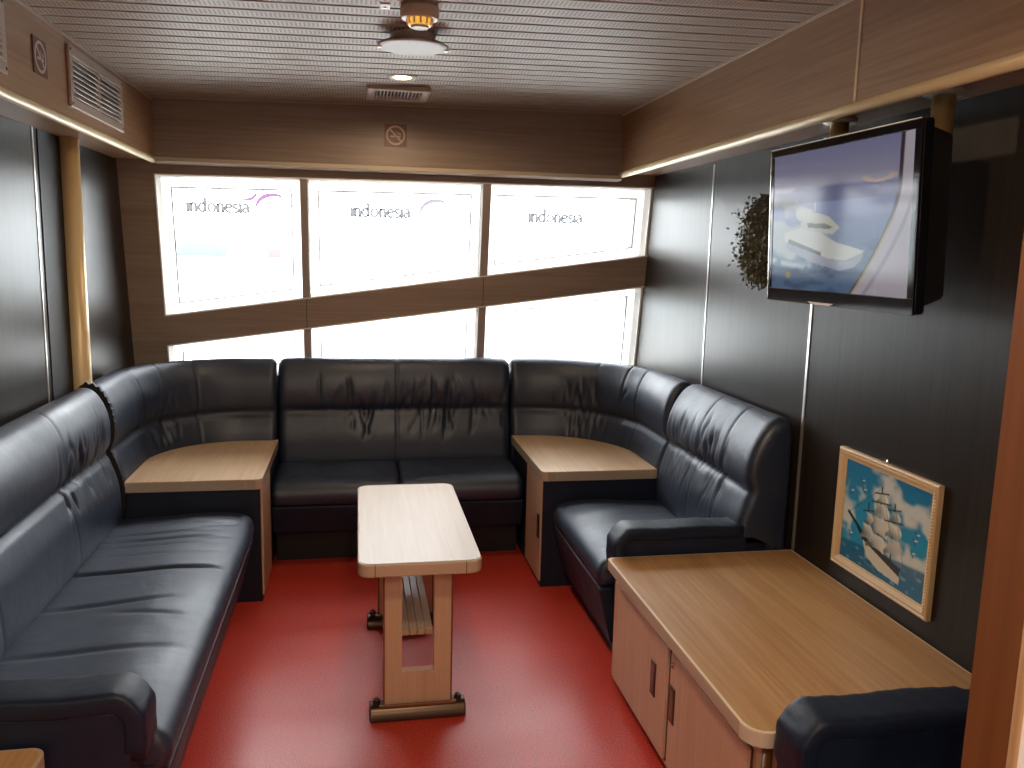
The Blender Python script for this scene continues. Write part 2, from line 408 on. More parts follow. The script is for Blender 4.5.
for a, b in MU:
    bm = BM(); rake(bm, [(a, zu(a)), (b, zu(b)), (b, zh(b)), (a, zh(a))], .004, .12); struct('trim_%d' % n, bm, M['mullion'], 'grey window mullion above the slanted band'); n += 1
    bm = BM(); rake(bm, [(a, ZS), (b, ZS), (b, zl(b)), (a, zl(a))], .004, .12); struct('trim_%d' % n, bm, M['mullion'], 'grey window mullion below the slanted band'); n += 1
    bm = BM(); c = (a + b) / 2; rake(bm, [(c - .0015, zl(c)), (c + .0015, zl(c)), (c + .0015, zu(c)), (c - .0015, zu(c))], -.0055, 0); struct('trim_%d' % n, bm, M['black'], 'thin joint in the slanted band'); n += 1
def inset(poly, d):
    out = []; k = len(poly)
    for i in range(k):
        p0, p1, p2 = (Vector(poly[j % k]) for j in (i - 1, i, i + 1))
        e1 = (p1 - p0).normalized(); e2 = (p2 - p1).normalized(); n1 = Vector((-e1.y, e1.x)); n2 = Vector((-e2.y, e2.x))
        b = (n1 + n2); b = b / b.dot(n1); out.append(tuple(p1 + b * d))
    return out
def ring(bm, outer, inner, t0, t1):
    k = len(outer)
    for i in range(k):
        j = (i + 1) % k; rake(bm, [outer[i], outer[j], inner[j], inner[i]], t0, t1)
    return bm
# letters: strokes as polylines with widths, unit = x-height
def arc(cx, cy, rx, ry, a0, a1, k=14): return [(cx + rx * math.cos(math.radians(a0 + (a1 - a0) * i / k)), cy + ry * math.sin(math.radians(a0 + (a1 - a0) * i / k))) for i in range(k + 1)]
TH, TN = .40, .27
GL = {
 'i': (.36, [([(.18, 0), (.18, 1)], TH), ([(.04, .03), (.32, .03)], TN), ([(.05, .92), (.18, .98)], TN), ([(.18, 1.30), (.18, 1.44)], TH)]),
 'n': (.92, [([(.18, 0), (.18, 1)], TH), ([(.03, .03), (.33, .03)], TN), ([(.04, .92), (.18, .98)], TN), (arc(.46, .66, .26, .31, 165, 10), .30), ([(.72, .72), (.72, 0)], TH), ([(.57, .03), (.88, .03)], TN)]),
 'd': (.98, [([(.75, 0), (.75, 1.62)], TH), ([(.60, 1.56), (.75, 1.60)], TN), (arc(.44, .49, .34, .47, 40, 320), .31), ([(.75, .05), (.92, .05)], TN)]),
 'o': (.96, [(arc(.47, .49, .37, .46, 100, 260), .28), (arc(.47, .49, .37, .46, -80, 80), .28), (arc(.47, .49, .37, .46, 80, 100, 4), TN), (arc(.47, .49, .37, .46, 260, 280, 4), TN)]),
 'e': (.86, [(arc(.44, .49, .36, .46, 15, 310), .33), ([(.10, .54), (.78, .58)], TN)]),
 's': (.66, [(arc(.33, .73, .22, .23, 30, 230), .30), ([(.18, .60), (.48, .40)], .34), (arc(.32, .25, .24, .24, 40, -150), .30)]),
 'a': (.86, [(arc(.40, .70, .26, .27, 150, 0), .30), ([(.66, .74), (.66, .06)], TH), (arc(.38, .28, .26, .27, 60, 300), .31), ([(.66, .04), (.84, .06)], TN)]),
}
def stroke(bm, pts, w, f):
    P = [Vector(p) for p in pts]; L = []; R_ = []
    for i, p in enumerate(P):
        d = (P[min(i + 1, len(P) - 1)] - P[max(i - 1, 0)]).normalized(); nn = Vector((-d.y, d.x))
        ww = w[i] if isinstance(w, list) else w
        L.append(bm.verts.new(f(p + nn * ww / 2))); R_.append(bm.verts.new(f(p - nn * ww / 2)))
    for i in range(len(P) - 1): bm.faces.new((L[i], L[i + 1], R_[i + 1], R_[i]))
def word(bm, s, x, z, h, xw, t):
    """x-height h, total width xw"""
    tot = sum(GL[c][0] for c in s); kx = xw / tot; u = 0
    for c in s:
        w, st = GL[c]
        for pts, wd in st: stroke(bm, [(p[0] * kx / h, p[1]) for p in pts], wd, lambda p, u=u: (x + u * kx + p.x * h, yw(z + p.y * h) + t, z + p.y * h))
        u += w
    return bm
TG = .105
cols = ((LX + .006, MU[0][0]), (MU[0][1], MU[1][0]), (MU[1][1], XR - .012))
wn = 1
for row in (0, 1):
    for ci, (a, b) in enumerate(cols):
        if row == 0: P = [(a, zu(a) + .006), (b, zu(b) + .006), (b, zh(b) - .006), (a, zh(a) - .006)]
        else: P = [(a, ZS), (b, ZS), (b, zl(b) - .006), (a, zl(a) - .006)]
        o = bpy.data.objects.new('window_%d' % wn, None); link(o); o.location = ((a + b) / 2, 4.8, P[0][1]); o['kind'] = 'structure'
        o['label'] = ('upper' if row == 0 else 'lower') + (' window next to the wood strip', ' middle window between the mullions', ' window meeting the dark panelled wall')[ci]
        o['category'] = 'window'
        bm = ring(BM(), P, inset(P, .050), .116, .122); obj('window_frame', bm, M['bloom'], o, label='white border of the window, translucent to imitate bloom')
        I = inset(P, .030); bm = BM(); rake(bm, I, .108, .113); obj('pane', bm, M['glass'], o)
        J = inset(P, .050); bm = ring(BM(), J, inset(P, .0575), .103, .108); obj('seal', bm, M['mullion'], o)
        if row == 0:
            x, w = ((-.912, .334), (-.036, .338), (.985, .330))[ci]
            bm = word(BM(), 'indonesia', x, 1.840, .046, w, TG); obj('lettering', bm, M['film'], o, label='grey word indonesia on the glass')
            bm = BM(); X = (-.565, .335, 1.40)[ci]
            if ci < 2:
                f = lambda p: (X + p.x, yw(1.866 + p.y) + TG - .004, 1.866 + p.y)
                A = arc(.115, .0, .095, .075, 172, 62, 16); wd = [.012 + .012 * math.sin(PI * i / 16) for i in range(17)]; stroke(bm, A, wd, f)
                A = arc(-.03, .095, .055, .05, 250, 345, 10); wd = [.010 + .008 * math.sin(PI * i / 10) for i in range(11)]
                if ci == 0: stroke(bm, A, wd, f)
                obj('emblem', bm, M['pinkfilm'] if ci == 0 else M['palefilm'], o, label='pink swoosh emblem' if ci == 0 else 'pale swoosh emblem')
        wn += 1

# outside: foredeck, sea, boats
bm = prism(BM(), [(-3, 5.25), (3.5, 5.25), (1.6, 10), (-1.2, 10)], lambda p: (p[0], p[1], .55), lambda p: (p[0], p[1], .80))
struct('floor_foredeck', bm, M['deck'], 'white foredeck outside the windows')
bm = B(-1500, 1500, 11, 2500, -1.9, -1.8); struct('ground_sea', bm, M['sea'], 'pale sea beyond the foredeck')
def boat(name, label, x, y, L_, h, hullm):
    t = thing(name, label, 'boat', (x, y, -1.8))
    bm = BM()
    w_ = L_ * .12; out = [(-L_ / 2, 0), (-L_ / 2, w_), (L_ / 2 * .6, w_), (L_ / 2, 0), (L_ / 2 * .6, -w_), (-L_ / 2, -w_)]
    prism(bm, out, lambda p: (x + p[0] * .9, y + p[1] * .8, -1.8), lambda p: (x + p[0], y + p[1], -1.8 + h)); obj('hull', bm, hullm, t)
    obj('cabin', B(x - L_ * .3, x + L_ * .15, y - L_ * .08, y + L_ * .08, -1.8 + h, -1.8 + h * 1.4), M['paleblue'], t, bevel=.08)
boat('moored_boat', 'blue hulled boat seen pale through the upper window beside the wood strip', -60, 330, 26, 4.6, M['hull'])
boat('moored_boat', 'small reddish boat seen pale through the window, under the pink emblem', -31, 330, 5, 3.2, M['hullred'])

# ------------------------------------------------------------------ sofas
def dents(lst, per):
    A = np.array(lst, float)
    def f(t, sv, P):
        out = np.zeros_like(sv)
        near = A[np.abs(A[:, 0] - t) < A[:, 3] * 3 + A[:, 4] * 3]
        for tc, sc, ang, ln, wd, dp in near:
            a = t - tc; b = sv * per - sc
            u = a * math.cos(ang) + b * math.sin(ang); w = -a * math.sin(ang) + b * math.cos(ang)
            out -= dp * np.exp(-(u / ln) ** 4 - (w / wd) ** 2)
        return out
    return f
SR = lambda D: .012 if D < .65 else 0
SEAT = lambda D: [(D - .03, .345), (D * .75, .338), (D * .5, .336), (D * .25, .336), (.03, .335), (.004, .338), (-.008, .36), (-.012, .40), (.012, .442), (.07, .462), (.20, .468), (.36, .458 + SR(D)), (D - .16, .446 + 1.5 * SR(D)), (D - .05, .440 + 2 * SR(D)), (D - .025, .42), (D - .025, .37)]
BACK = [(.02, .36), (.14, .37), (.185, .45), (.188, .54), (.178, .63), (.150, .72), (.138, .755), (.155, .80), (.160, .87), (.145, .95), (.108, 1.018), (.060, 1.042), (.022, 1.020), (.012, .90), (.012, .6)]
BACK_DEEP = [(d if d < .05 else d + .045 * min(1, (1.06 - z) / .25), z) for d, z in BACK]
def per_of(prof): return catmull(prof, 72)[1]
def s_at(prof, z, side):
    """arc position (m) on the room side of a back profile at height z"""
    P, per = catmull(prof, 400); best = None
    for i, p in enumerate(P):
        if p[0] > side and (best is None or abs(p[1] - z) < best[0]): best = (abs(p[1] - z), i)
    return best[1] / 400 * per
def s_top(prof, y):
    P, per = catmull(prof, 400); best = None
    for i, p in enumerate(P):
        if p[1] > .42 and (best is None or abs(p[0] - y) < best[0]): best = (abs(p[0] - y), i)
    return best[1] / 400 * per
def back_dents(L, seams, prof=BACK, wr=26, seed=1, around=None, ends=.10):
    r = np.random.RandomState(seed); out = []
    sc = s_at(prof, .752, .07); sp = .02
    out.append((L / 2, sc, 0, (L - 2 * ends) / 2, .011, .020))           # lumbar crease
    for t in seams: out.append((t, s_at(prof, .80, .07), PI / 2, .34, .0065, .007))
    for i in range(wr):
        if around: t = around[i % len(around)] + r.normal(0, .07)
        else: t = r.uniform(.08, L - .08)
        up = r.rand() < .6
        out.append((t, sc + (r.uniform(.03, .13) if up else -r.uniform(.03, .09)), PI / 2 + r.normal(0, .25), r.uniform(.03, .10), r.uniform(.007, .013), r.uniform(.004, .0085)))
    return dents(out, per_of(prof))
def seat_dents(L, D, lst, seed=2):
    pr = SEAT(D); out = []
    for (t, y, ang, ln, wd, dp) in lst: out.append((t, s_top(pr, y), ang, ln, wd, dp))
    return dents(out, per_of(pr))
def straight(D): return lambda t: (t, D, 0, -1)
def armrest(t, L, D, x0, x1, outward, pad_top=.622, yend=.17, lab=None):
    """upholstered end panel with a padded top that rolls over the front; local coordinates"""
    global SIDE
    bm = BM()
    out = [(.06, .09), (D - .03, .09), (D - .03, pad_top - .10), (D - .16, pad_top - .040), (.05, pad_top - .040), (.042, pad_top - .08)]
    prism(bm, out, lambda p: (x0 + .003, p[0], p[1]), lambda p: (x1 - .003, p[0], p[1]))
    a = obj('armrest', bm, M['leather_dark'], t, local=True, bevel=.014)
    SIDE = Vector((1, 0, 0)); pts = []
    zc_ = pad_top - .027
    for y in np.linspace(D - yend, .09, 22): pts.append((( x0 + x1) / 2, y, zc_ + .0025 * math.sin(y * 23)))
    for k in range(1, 9):
        an = PI / 2 * k / 8; pts.append(((x0 + x1) / 2, 0.09 - .052 * math.sin(an), zc_ - .052 * (1 - math.cos(an)) + .004 * math.sin(k)))
    for z in np.linspace(zc_ - .075, zc_ - .15, 6): pts.append(((x0 + x1) / 2, .038, z))
    bm = sweep(BM(), pts, (0, 0, 1), (x1 - x0) / 2 + .003, .026, 28, .34, .0012, lambda q: 1 if .03 < q < .95 else .8)
    obj('arm_pad', bm, M['leather_dark'], a, local=True, smooth=True)
def sofa(label, loc, rz, L, D, seams, seats, arms=(), seat_wr=(), seed=1, around=None, wr=26, prof=BACK, low=.10):
    t = thing('sofa', label, 'sofa', loc, rz, 'navy leather sofas')
    xa = .12 if 0 in arms else 0; xb = L - (.12 if 1 in arms else 0)
    obj('plinth', B(xa + .01, xb - .01, .05 + (.335 - low) * .22 + (.05 if low > .15 else 0), D - .05, 0, low + .01), M['black'], t, local=True)
    obj('seat_base', prism(BM(), [(-.004, .335), (-.002, .315), ((.335 - low) * .22, low), (D - .03, low), (D - .03, .335)], lambda p: (xa + .002, p[0], p[1]), lambda p: (xb - .002, p[0], p[1])), M['leather_dark'], t, local=True, bevel=.006)
    k = seats
    for i in range(k):
        a = xa + (xb - xa) * i / k; b = xa + (xb - xa) * (i + 1) / k
        w = [(q[0] - (a - xa), *q[1:]) for q in seat_wr if a - .2 < q[0] + xa < b + .2]
        bm = loft(BM(), b - a - .003, lambda s, a=a: (a + s, 0, 0, 1), SEAT(D), .010, 84, .035, .035, seat_dents(b - a, D, w or [(9, .3, 0, .1, .01, .001)]))
        obj('seat_cushion', bm, M['leather'], t, local=True, smooth=True)
    bm = loft(BM(), L - .006, lambda s: (s + .003, D, 0, -1), prof, .009, 96, .045, .045, back_dents(L, seams, prof, wr, seed, around))
    obj('backrest', bm, M['leather'], t, local=True, smooth=True)
    for e in arms:
        if e == 0: armrest(t, L, D, 0, .118, -1)
        else: armrest(t, L, D, L - .118, L, 1)
    return t
# wrinkles on seats: (t, y, angle, half length, half width, depth)
lw = [(1.62, .30, PI/2, .22, .010, 0.0090), (1.52, .34, PI/2, .20, .011, 0.0105), (1.44, .30, PI/2, .22, .012, 0.0120), (1.37, .32, PI/2, .20, .010, 0.0090), (1.27, .28, PI/2, .20, .010, 0.0060),
      (1.10, .30, PI/2, .30, .014, 0.0165), (.80, .34, PI/2 + .1, .20, .014, 0.0090), (.70, .20, PI/2 - .2, .12, .012, 0.0060), (.45, .3, PI/2, .25, .016, 0.0060), (1.58, .15, PI/2 + .2, .10, .012, 0.0090)]
sofa('long navy leather sofa with seat wrinkles, along the wall with the brass post', (-.48, 1.91, 0), PI / 2, 1.905, .735, [.60, 1.30], 1, (0,), lw, 3, [1.35, 1.5, 1.75, .5, 1.6], 54)
mw = [(.10, .10, .8, .07, .012, .006), (.22, .12, 2.3, .07, .012, .005), (.55, .12, PI/2, .08, .012, .006), (.74, .12, PI/2 - .3, .08, .012, .006), (.90, .2, 2.2, .12, .014, .006), (.48, .25, 1.9, .10, .012, .004)]
sofa('navy leather two-seat sofa facing us beneath the windows', (-.441, 4.255, 0), 0, 1.323, .60, [.66], 2, (), mw, 8, [.45, .75, .95, 1.15, .85], 60, BACK, .185)
rw = [(.80, .16, .5, .10, .012, .010), (.70, .10, .9, .06, .010, .006), (.25, .35, 1.8, .12, .015, .004)]
sofa('navy leather single seat between corner table and wooden cabinet', (.95, 3.825, 0), -PI / 2, .922, .745, [.40, .66], 1, (1,), rw, 5, [.16, .3, .45, .55, .62], 50, BACK_DEEP)
sofa('navy leather armchair in the foreground, cut off by the door jamb', (.965, 1.685, 0), -PI / 2, .78, .70, [.4], 1, (0,), [], 6, None, 16)

# ------------------------------------------------------------------ curved corner backs
def corner(label, path, L, seams, prof, seed, around, endpanel=None):
    x, y, _, _ = path(L / 2)
    t = thing('corner_sofa', label, 'sofa corner', (x, y, 0), 0, 'curved corner backrests')
    bm = loft(BM(), L, path, prof, .011, 96, .03, .03, back_dents(L, seams, prof, 40, seed, around, .04))
    obj('back_cushion', bm, M['leather'], t, smooth=True)
    # plinth body behind and below the cushion
    bm = BM(); vs = []
    ts = np.linspace(.01, L - .01, 40)
    inner = [path(s) for s in ts]
    poly = [(p[0] + p[2] * .02, p[1] + p[3] * .02) for p in inner] + [(p[0] + p[2] * .15, p[1] + p[3] * .15) for p in inner[::-1]]
    flat(bm, poly, 0, .42); obj('base', bm, M['leather_dark'], t)
    return t
def path_left(R, cx, cy, y0, x1):
    s1 = cy - y0; s2 = s1 + R * PI / 2
    def f(t):
        if t < s1: return (cx - R, y0 + t, 1, 0)
        if t < s2: a = PI - (t - s1) / R; return (cx + R * math.cos(a), cy + R * math.sin(a), -math.cos(a), -math.sin(a))
        return (cx + (t - s2), cy + R, 0, -1)
    return f, s2 + (x1 - cx)
CB = [(.02, .40), (.14, .41), (.182, .48), (.186, .56), (.178, .64), (.152, .72), (.140, .755), (.156, .80), (.160, .87), (.145, .95), (.108, 1.018), (.060, 1.042), (.022, 1.020), (.012, .90), (.012, .6)]
pl, Ll = path_left(.615, -.60, 4.215, 3.845, -.447)
c1 = corner('curved navy leather corner backrest below the wood strip, edged with black fringe', pl, Ll, [.50, .74, 1.0], CB, 11, [.6, .7, .8, .65, .75])
P_, _ = catmull(CB, 60); cc = P_.mean(0)
bm = BM(); out = [tuple(cc + (p - cc) * (1.02 + (.035 if i % 2 and p[0] > .05 else 0))) for i, p in enumerate(catmull(CB, 110)[0])]
prism(bm, out, lambda p: (XL + .005 + p[0], 3.822, p[1]), lambda p: (XL + .005 + p[0], 3.846, p[1])); obj('fringe', bm, M['black'], c1, label='black fringed end strip')
def path_right(R, cx, cy, x0, y1):
    s1 = cx - x0; s2 = s1 + R * PI / 2
    def f(t):
        if t < s1: return (x0 + t, cy + R, 0, -1)
        if t < s2: a = PI / 2 - (t - s1) / R; return (cx + R * math.cos(a), cy + R * math.sin(a), -math.cos(a), -math.sin(a))
        return (cx + R, cy - (t - s2), -1, 0)
    return f, s2 + (cy - y1)
pr_, Lr = path_right(.715, .955, 4.145, .888, 3.832)
corner('curved navy leather corner backrest against the dark panelled wall with thin joints', pr_, Lr, [.62, .88, 1.05], [(d if d < .05 else d + .012, z) for d, z in CB], 12, [.45, .55, .6, .5, .7])

# ------------------------------------------------------------------ corner tables
def corner_table(label, front, side_x, far, arcpts, sgn, handle):
    """arcpts: from the side edge's far end round to the front edge's wall end"""
    fx, fy = front
    t = thing('corner_table', label, 'table', ((fx + side_x) / 2, 4.1, 0), 0, 'oak corner tables')
    out = [(fx, fy)] + [(side_x - sgn * -.0, fy)] + [(side_x, far)] + arcpts
    # small round on the free corner
    r = .03; cx = side_x + sgn * r; cor = []
    for i in range(7):
        a = math.radians(270 + 90 * i / 6) if sgn < 0 else math.radians(270 - 90 * i / 6)
        cor.append((cx + r * math.cos(a), fy + r + r * math.sin(a)))
    out = [(fx, fy)] + cor + [(side_x, far)] + arcpts
    bm = flat(BM(), out, .594, .600); top = obj('table_top', bm, M['oak_c'], t)
    bm = flat(BM(), out, .552, .5945); obj('edging', bm, M['edge_grey'], top, label='grey beige table edge')
    bm = BM(); flat(bm, [(c[0] - sgn * .0012, c[1] - .0012) for c in cor] + [(cx + sgn * .045, fy - .0012), (cx + sgn * .045, fy + .02), (side_x - sgn * .0012, fy + .05)][0:2] + [(cx, fy + .02)], .553, .5945)
    obj('edge_corner', bm, M['edge'], top)
    g = .012
    body = [(fx, fy + .02), (side_x + sgn * g, fy + .02), (side_x + sgn * g, far - .02)] + [(p[0], p[1]) for p in arcpts]
    bm = flat(BM(), body, 0, .552); b = obj('body', bm, M['leather_dark'], t)
    xs = side_x + sgn * g
    bm = B(min(xs, xs - sgn * .010), max(xs, xs - sgn * .010), fy + .025, fy + .37, .03, .548); d = obj('door', bm, M['beech_z'], t, bevel=.002, label='pale beech side door')
    if handle:
        hx = xs - sgn * .0105
        obj('handle', B(min(hx, hx - sgn * .006), max(hx, hx - sgn * .006), fy + .035, fy + .075, .25, .37), M['handle'], d, bevel=.002)
    return t
def arc_in(path, L, off, ts): return [(path(s)[0] + path(s)[2] * off, path(s)[1] + path(s)[3] * off) for s in ts]
tsl = np.linspace(Ll - .03, .01, 30)
corner_table('oak topped corner table beside the long wrinkled sofa', (-1.045, 3.838), -.436, 4.66, arc_in(pl, Ll, .178, tsl), -1, False)
tsr = np.linspace(.03, Lr - .01, 30)
corner_table('oak topped corner table with dark door pull, next to the single seat', (1.465, 3.838), .885, 4.67, arc_in(pr_, Lr, .192, tsr), 1, True)

# ------------------------------------------------------------------ coffee table
t = thing('coffee_table', 'narrow pale beech coffee table standing on the red floor', 'table', (.205, 3.17, 0))
X0, X1, Y0, Y1, ZT = -.004, .421, 2.680, 3.655, .610
out = rrect(X0, X1, Y0, Y1, (.045,) * 4)
tt = obj('table_top', flat(BM(), out, ZT - .046, ZT), M['edge'], t, bevel=.006)
obj('top_sheet', flat(BM(), rrect(X0 + .008, X1 - .008, Y0 + .008, Y1 - .008, (.04,) * 4), ZT - .0005, ZT + .0015), M['beech'], tt)
for x in (X0 + .058, X1 - .058): obj('edge_joint', B(x - .0012, x + .0012, Y0 - .0008, Y0 + .004, ZT - .044, ZT - .001), M['bronze'], tt)
LA, LB, OA, OB = .086, .325, .149, .262
def leg_panel(y0, y1):
    z0, z1, w0 = .045, ZT - .046, .172
    bm = BM(); box(bm, LA, OA, y0, y1, z0, z1); box(bm, OB, LB, y0, y1, z0, z1); box(bm, OA, OB, y0, y1, z0, w0); box(bm, OA, OB, y0, y1, z1 - .012, z1)
    return bm
for y0, fy in ((2.770, 2.740), (3.520, 3.490)):
    lg = obj('leg', leg_panel(y0, y0 + .036), M['beech_z'], t)
    for x in (LA, LB): obj('edge_strip', B(x - .003, x + .003, y0 - .001, y0 + .037, .045, ZT - .046), M['jamb'], lg)
    bm = BM(); prof = [(fy, 0), (fy + .096, 0), (fy + .096, .022), (fy + .080, .044), (fy + .062, .052), (fy + .034, .052), (fy + .016, .044), (fy, .022)]
    prism(bm, prof, lambda p: (.034, p[0], p[1]), lambda p: (.377, p[0], p[1]))
    ft = obj('foot', bm, M['bronze'], t, bevel=.006, label='dark bronze foot rail')
    for x in (.060, .351):
        bm = lathe(BM(), (x, fy + .048, .045), [(.016, 0), (.013, .021), (.009, .021), (.006, .027), (0, .027)], 16); obj('bolt', bm, M['bronze'], ft)
    obj('foot_strip', B(.07, .343, fy + .012, fy + .022, .048, .058), M['jamb'], ft, bevel=.002)
bm = BM()
for i in range(4): box(bm, OA + .0283 * i, OA + .0283 * i + .0263, 2.806, 3.520, .292, .314)
obj('shelf', bm, M['beech'], t, bevel=.002)

# ------------------------------------------------------------------ cabinet under the picture
t = thing('cabinet', 'low oak topped cabinet with two flush-handled doors, below the ship picture', 'cabinet', (1.32, 2.31, 0))
CX, CY0, CY1 = .930, 1.705, 2.897
out = rrect(CX, 1.694, CY0, CY1, (.06, .0, .015, .02))
tp = obj('cabinet_top', flat(BM(), out, .474, .514), M['edge'], t, bevel=.003)
obj('edge_line', flat(BM(), rrect(CX + .001, 1.693, CY0 + .001, CY1 - .001, (.059, 0, .015, .02)), .513, .5148), M['pale'], tp, label='pale line round the top')
obj('top_sheet', flat(BM(), rrect(CX + .009, 1.685, CY0 + .008, CY1 - .008, (.055, 0, .015, .03)), .5132, .5156), M['oak_y'], tp)
obj('edge_corner', flat(BM(), [(CX - .001 + .061 - .061 * math.cos(a), CY0 - .001 + .061 - .061 * math.sin(a)) for a in np.linspace(0, PI / 2, 9)] + [(CX + .05, CY0 + .05)], .475, .5135), M['cream'], tp)
obj('body', B(.970, 1.690, CY0 + .04, CY1 - .012, .03, .474), M['door'], t)
obj('plinth', B(1.0, 1.69, CY0 + .06, CY1 - .03, 0, .03), M['black'], t)
for i, (a, b, hy) in enumerate(((2.315, 2.862, 2.425), (1.765, 2.285, 2.258))):
    d = obj('door', B(.957, .970, a, b, .055, .435), M['door'], t, bevel=.002)
    bm = BM(); box(bm, .9655, .9702, a - .006, a - .001, .05, .44); box(bm, .9655, .9702, b + .001, b + .006, .05, .44); box(bm, .9655, .9702, a, b, .437, .442); box(bm, .9655, .9702, a, b, .047, .053)
    obj('gap_line', bm, M['handle'], d)
    h = obj('handle', ring_ if False else B(.9535, .958, hy - .021, hy + .021, .215, .335), M['handle'], d, bevel=.0025, label='dark brown recessed pull')
    obj('handle_recess', B(.9525, .9545, hy - .011, hy + .011, .23, .32), M['jamb'], h, bevel=.0008)
    if i: 
        bm = cyl(BM(), (.957, 2.258, .405), (.950, 2.258, .405), .011, .010, 18); box(bm, .949, .951, 2.257, 2.259, .400, .410); obj('lock', bm, M['chrome'], d, smooth=False)
obj('corner_post', cyl(BM(), (1.0, CY0 + .058, .0), (1.0, CY0 + .058, .470), .024, n=20), M['jamb'], t, smooth=True, label='reddish brown round corner post')

# second cabinet, at the near end of the long sofa
t = thing('side_table', 'oak topped side table at the near end of the long sofa, only its corner showing', 'table', (-.95, 1.6, 0))
out = rrect(-1.215, -.700, 1.30, 1.902, (0, .03, .035, 0))
tp = obj('table_top', flat(BM(), out, .475, .513), M['edge'], t, bevel=.003)
obj('top_sheet', flat(BM(), rrect(-1.215, -.709, 1.309, 1.893, (0, .025, .03, 0)), .5122, .5142), M['oak_y'], tp)
obj('body', B(-1.21, -.725, 1.33, 1.88, 0, .475), M['door'], t)

# ------------------------------------------------------------------ television, bracket, plant, picture
t = thing('television_bracket', 'pair of brass poles hanging from the soffit behind the television', 'bracket', (1.56, 2.33, 2.116))
for y in (2.585, 2.085):
    p = obj('pole', cyl(BM(), (1.565, y, 1.62), (1.565, y, 2.112), .030, n=24), M['gold'], t, smooth=True)
    obj('flange', lathe(BM(), (1.565, y, 2.100), [(0, 0), (.050, 0), (.054, .004), (.054, .013), (.05, .016), (0, .016)]), M['silver'], p, smooth=False)
obj('crossbar', B(1.528, 1.54, 2.06, 2.61, 1.70, 1.80), M['tvmatt'], t)
TVC = Vector((1.412, 2.325, 1.767)); TW, THH = .755, .505
t = thing('television', 'black flat television showing a white motor boat at sea', 'television', TVC)
t.rotation_euler = (0, 0, 0)
# local axes: X = image right (towards -y), Y = up, Z = out of the screen
yaw, ti = .024, .048
nz = Vector((-math.cos(yaw) * math.cos(ti), -math.sin(yaw) * math.cos(ti), -math.sin(ti))); rx = Vector((math.sin(yaw), -math.cos(yaw), 0)); uy = nz.cross(rx)
RT = Matrix((rx, uy, nz)).transposed().to_4x4(); t.rotation_euler = RT.to_euler()
def tvp(name, bm, mat, parent=t, **k): return obj(name, bm, mat, parent, local=True, **k)
bm = prism(BM(), rrect(-TW / 2, TW / 2, -THH / 2, THH / 2, (.012,) * 4, 4), lambda p: (p[0], p[1], -.035), lambda p: (p[0], p[1], -.004))
sh = tvp('shell', bm, M['tvblack'], bevel=.004)
bm = prism(BM(), rrect(-TW / 2 + .02, TW / 2 - .0, -THH / 2 + .02, THH / 2 - .02, (.02,) * 4, 4), lambda p: (p[0], p[1], -.035), lambda p: (p[0] * .97, p[1] * .93, -.098)); tvp('rear_housing', bm, M['tvmatt'])
SW0, SW1, SH0, SH1 = -TW / 2 + .024, TW / 2 - .026, -THH / 2 + .044, THH / 2 - .028
bm = BM()
for a in ((-TW / 2, TW / 2, SH1, THH / 2), (-TW / 2, TW / 2, -THH / 2, SH0), (-TW / 2, SW0, SH0, SH1), (SW1, TW / 2, SH0, SH1)):
    box(bm, a[0], a[1], a[2], a[3], -.004, .002)
tvp('bezel', bm, M['tvblack'], bevel=.0015)
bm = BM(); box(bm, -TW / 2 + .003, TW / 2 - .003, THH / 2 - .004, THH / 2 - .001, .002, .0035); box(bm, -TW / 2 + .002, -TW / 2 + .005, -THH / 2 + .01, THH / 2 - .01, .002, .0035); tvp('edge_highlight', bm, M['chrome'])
bm = prism(BM(), [(-.07, -THH / 2 + .008), (-.05, -THH / 2 + .001), (.05, -THH / 2 + .001), (.07, -THH / 2 + .008)], lambda p: (p[0] - .05, p[1], .0015), lambda p: (p[0] - .05, p[1], .003)); tvp('chin_badge', bm, M['vent'])
def grid(x0, x1, y0, y1, nx, ny, z, fn, xyz=None):
    me = bpy.data.meshes.new('picture'); X, Y = np.meshgrid(np.linspace(0, 1, nx), np.linspace(0, 1, ny))
    C_ = fn(X, Y); P = np.c_[(x0 + (x1 - x0) * X).ravel(), (y1 - (y1 - y0) * Y).ravel(), np.full(X.size, z)]
    if xyz: P = np.array([xyz(p) for p in P])
    idx = np.arange(nx * ny).reshape(ny, nx); F_ = np.stack([idx[:-1, :-1], idx[1:, :-1], idx[1:, 1:], idx[:-1, 1:]], -1).reshape(-1, 4)
    me.from_pydata(P.tolist(), [], F_.tolist()); a = me.color_attributes.new('paint', 'FLOAT_COLOR', 'POINT')
    rgba = np.c_[C_.reshape(-1, 3), np.ones(X.size)].astype(np.float32); a.data.foreach_set('color', rgba.ravel()); me.update(); return me
def vnoise(X, Y, fx, fy, seed):
    r = np.random.RandomState(seed); G = r.rand(40, 40); x = (X * fx) % 39; y = (Y * fy) % 39
    i = x.astype(int); j = y.astype(int); a = x - i; b = y - j; a = a * a * (3 - 2 * a); b = b * b * (3 - 2 * b)
    return (G[j, i] * (1 - a) + G[j, i + 1] * a) * (1 - b) + (G[j + 1, i] * (1 - a) + G[j + 1, i + 1] * a) * b
def lin(r, g, b): return np.array([((c / 255 + .055) / 1.055) ** 2.4 if c > 10 else c / 255 / 12.92 for c in (r, g, b)])
def mixc(C_, col, a): return C_ * (1 - a[..., None]) + col * a[..., None]
def ss(a, b, x): q = np.clip((x - a) / (b - a), 0, 1); return q * q * (3 - 2 * q)
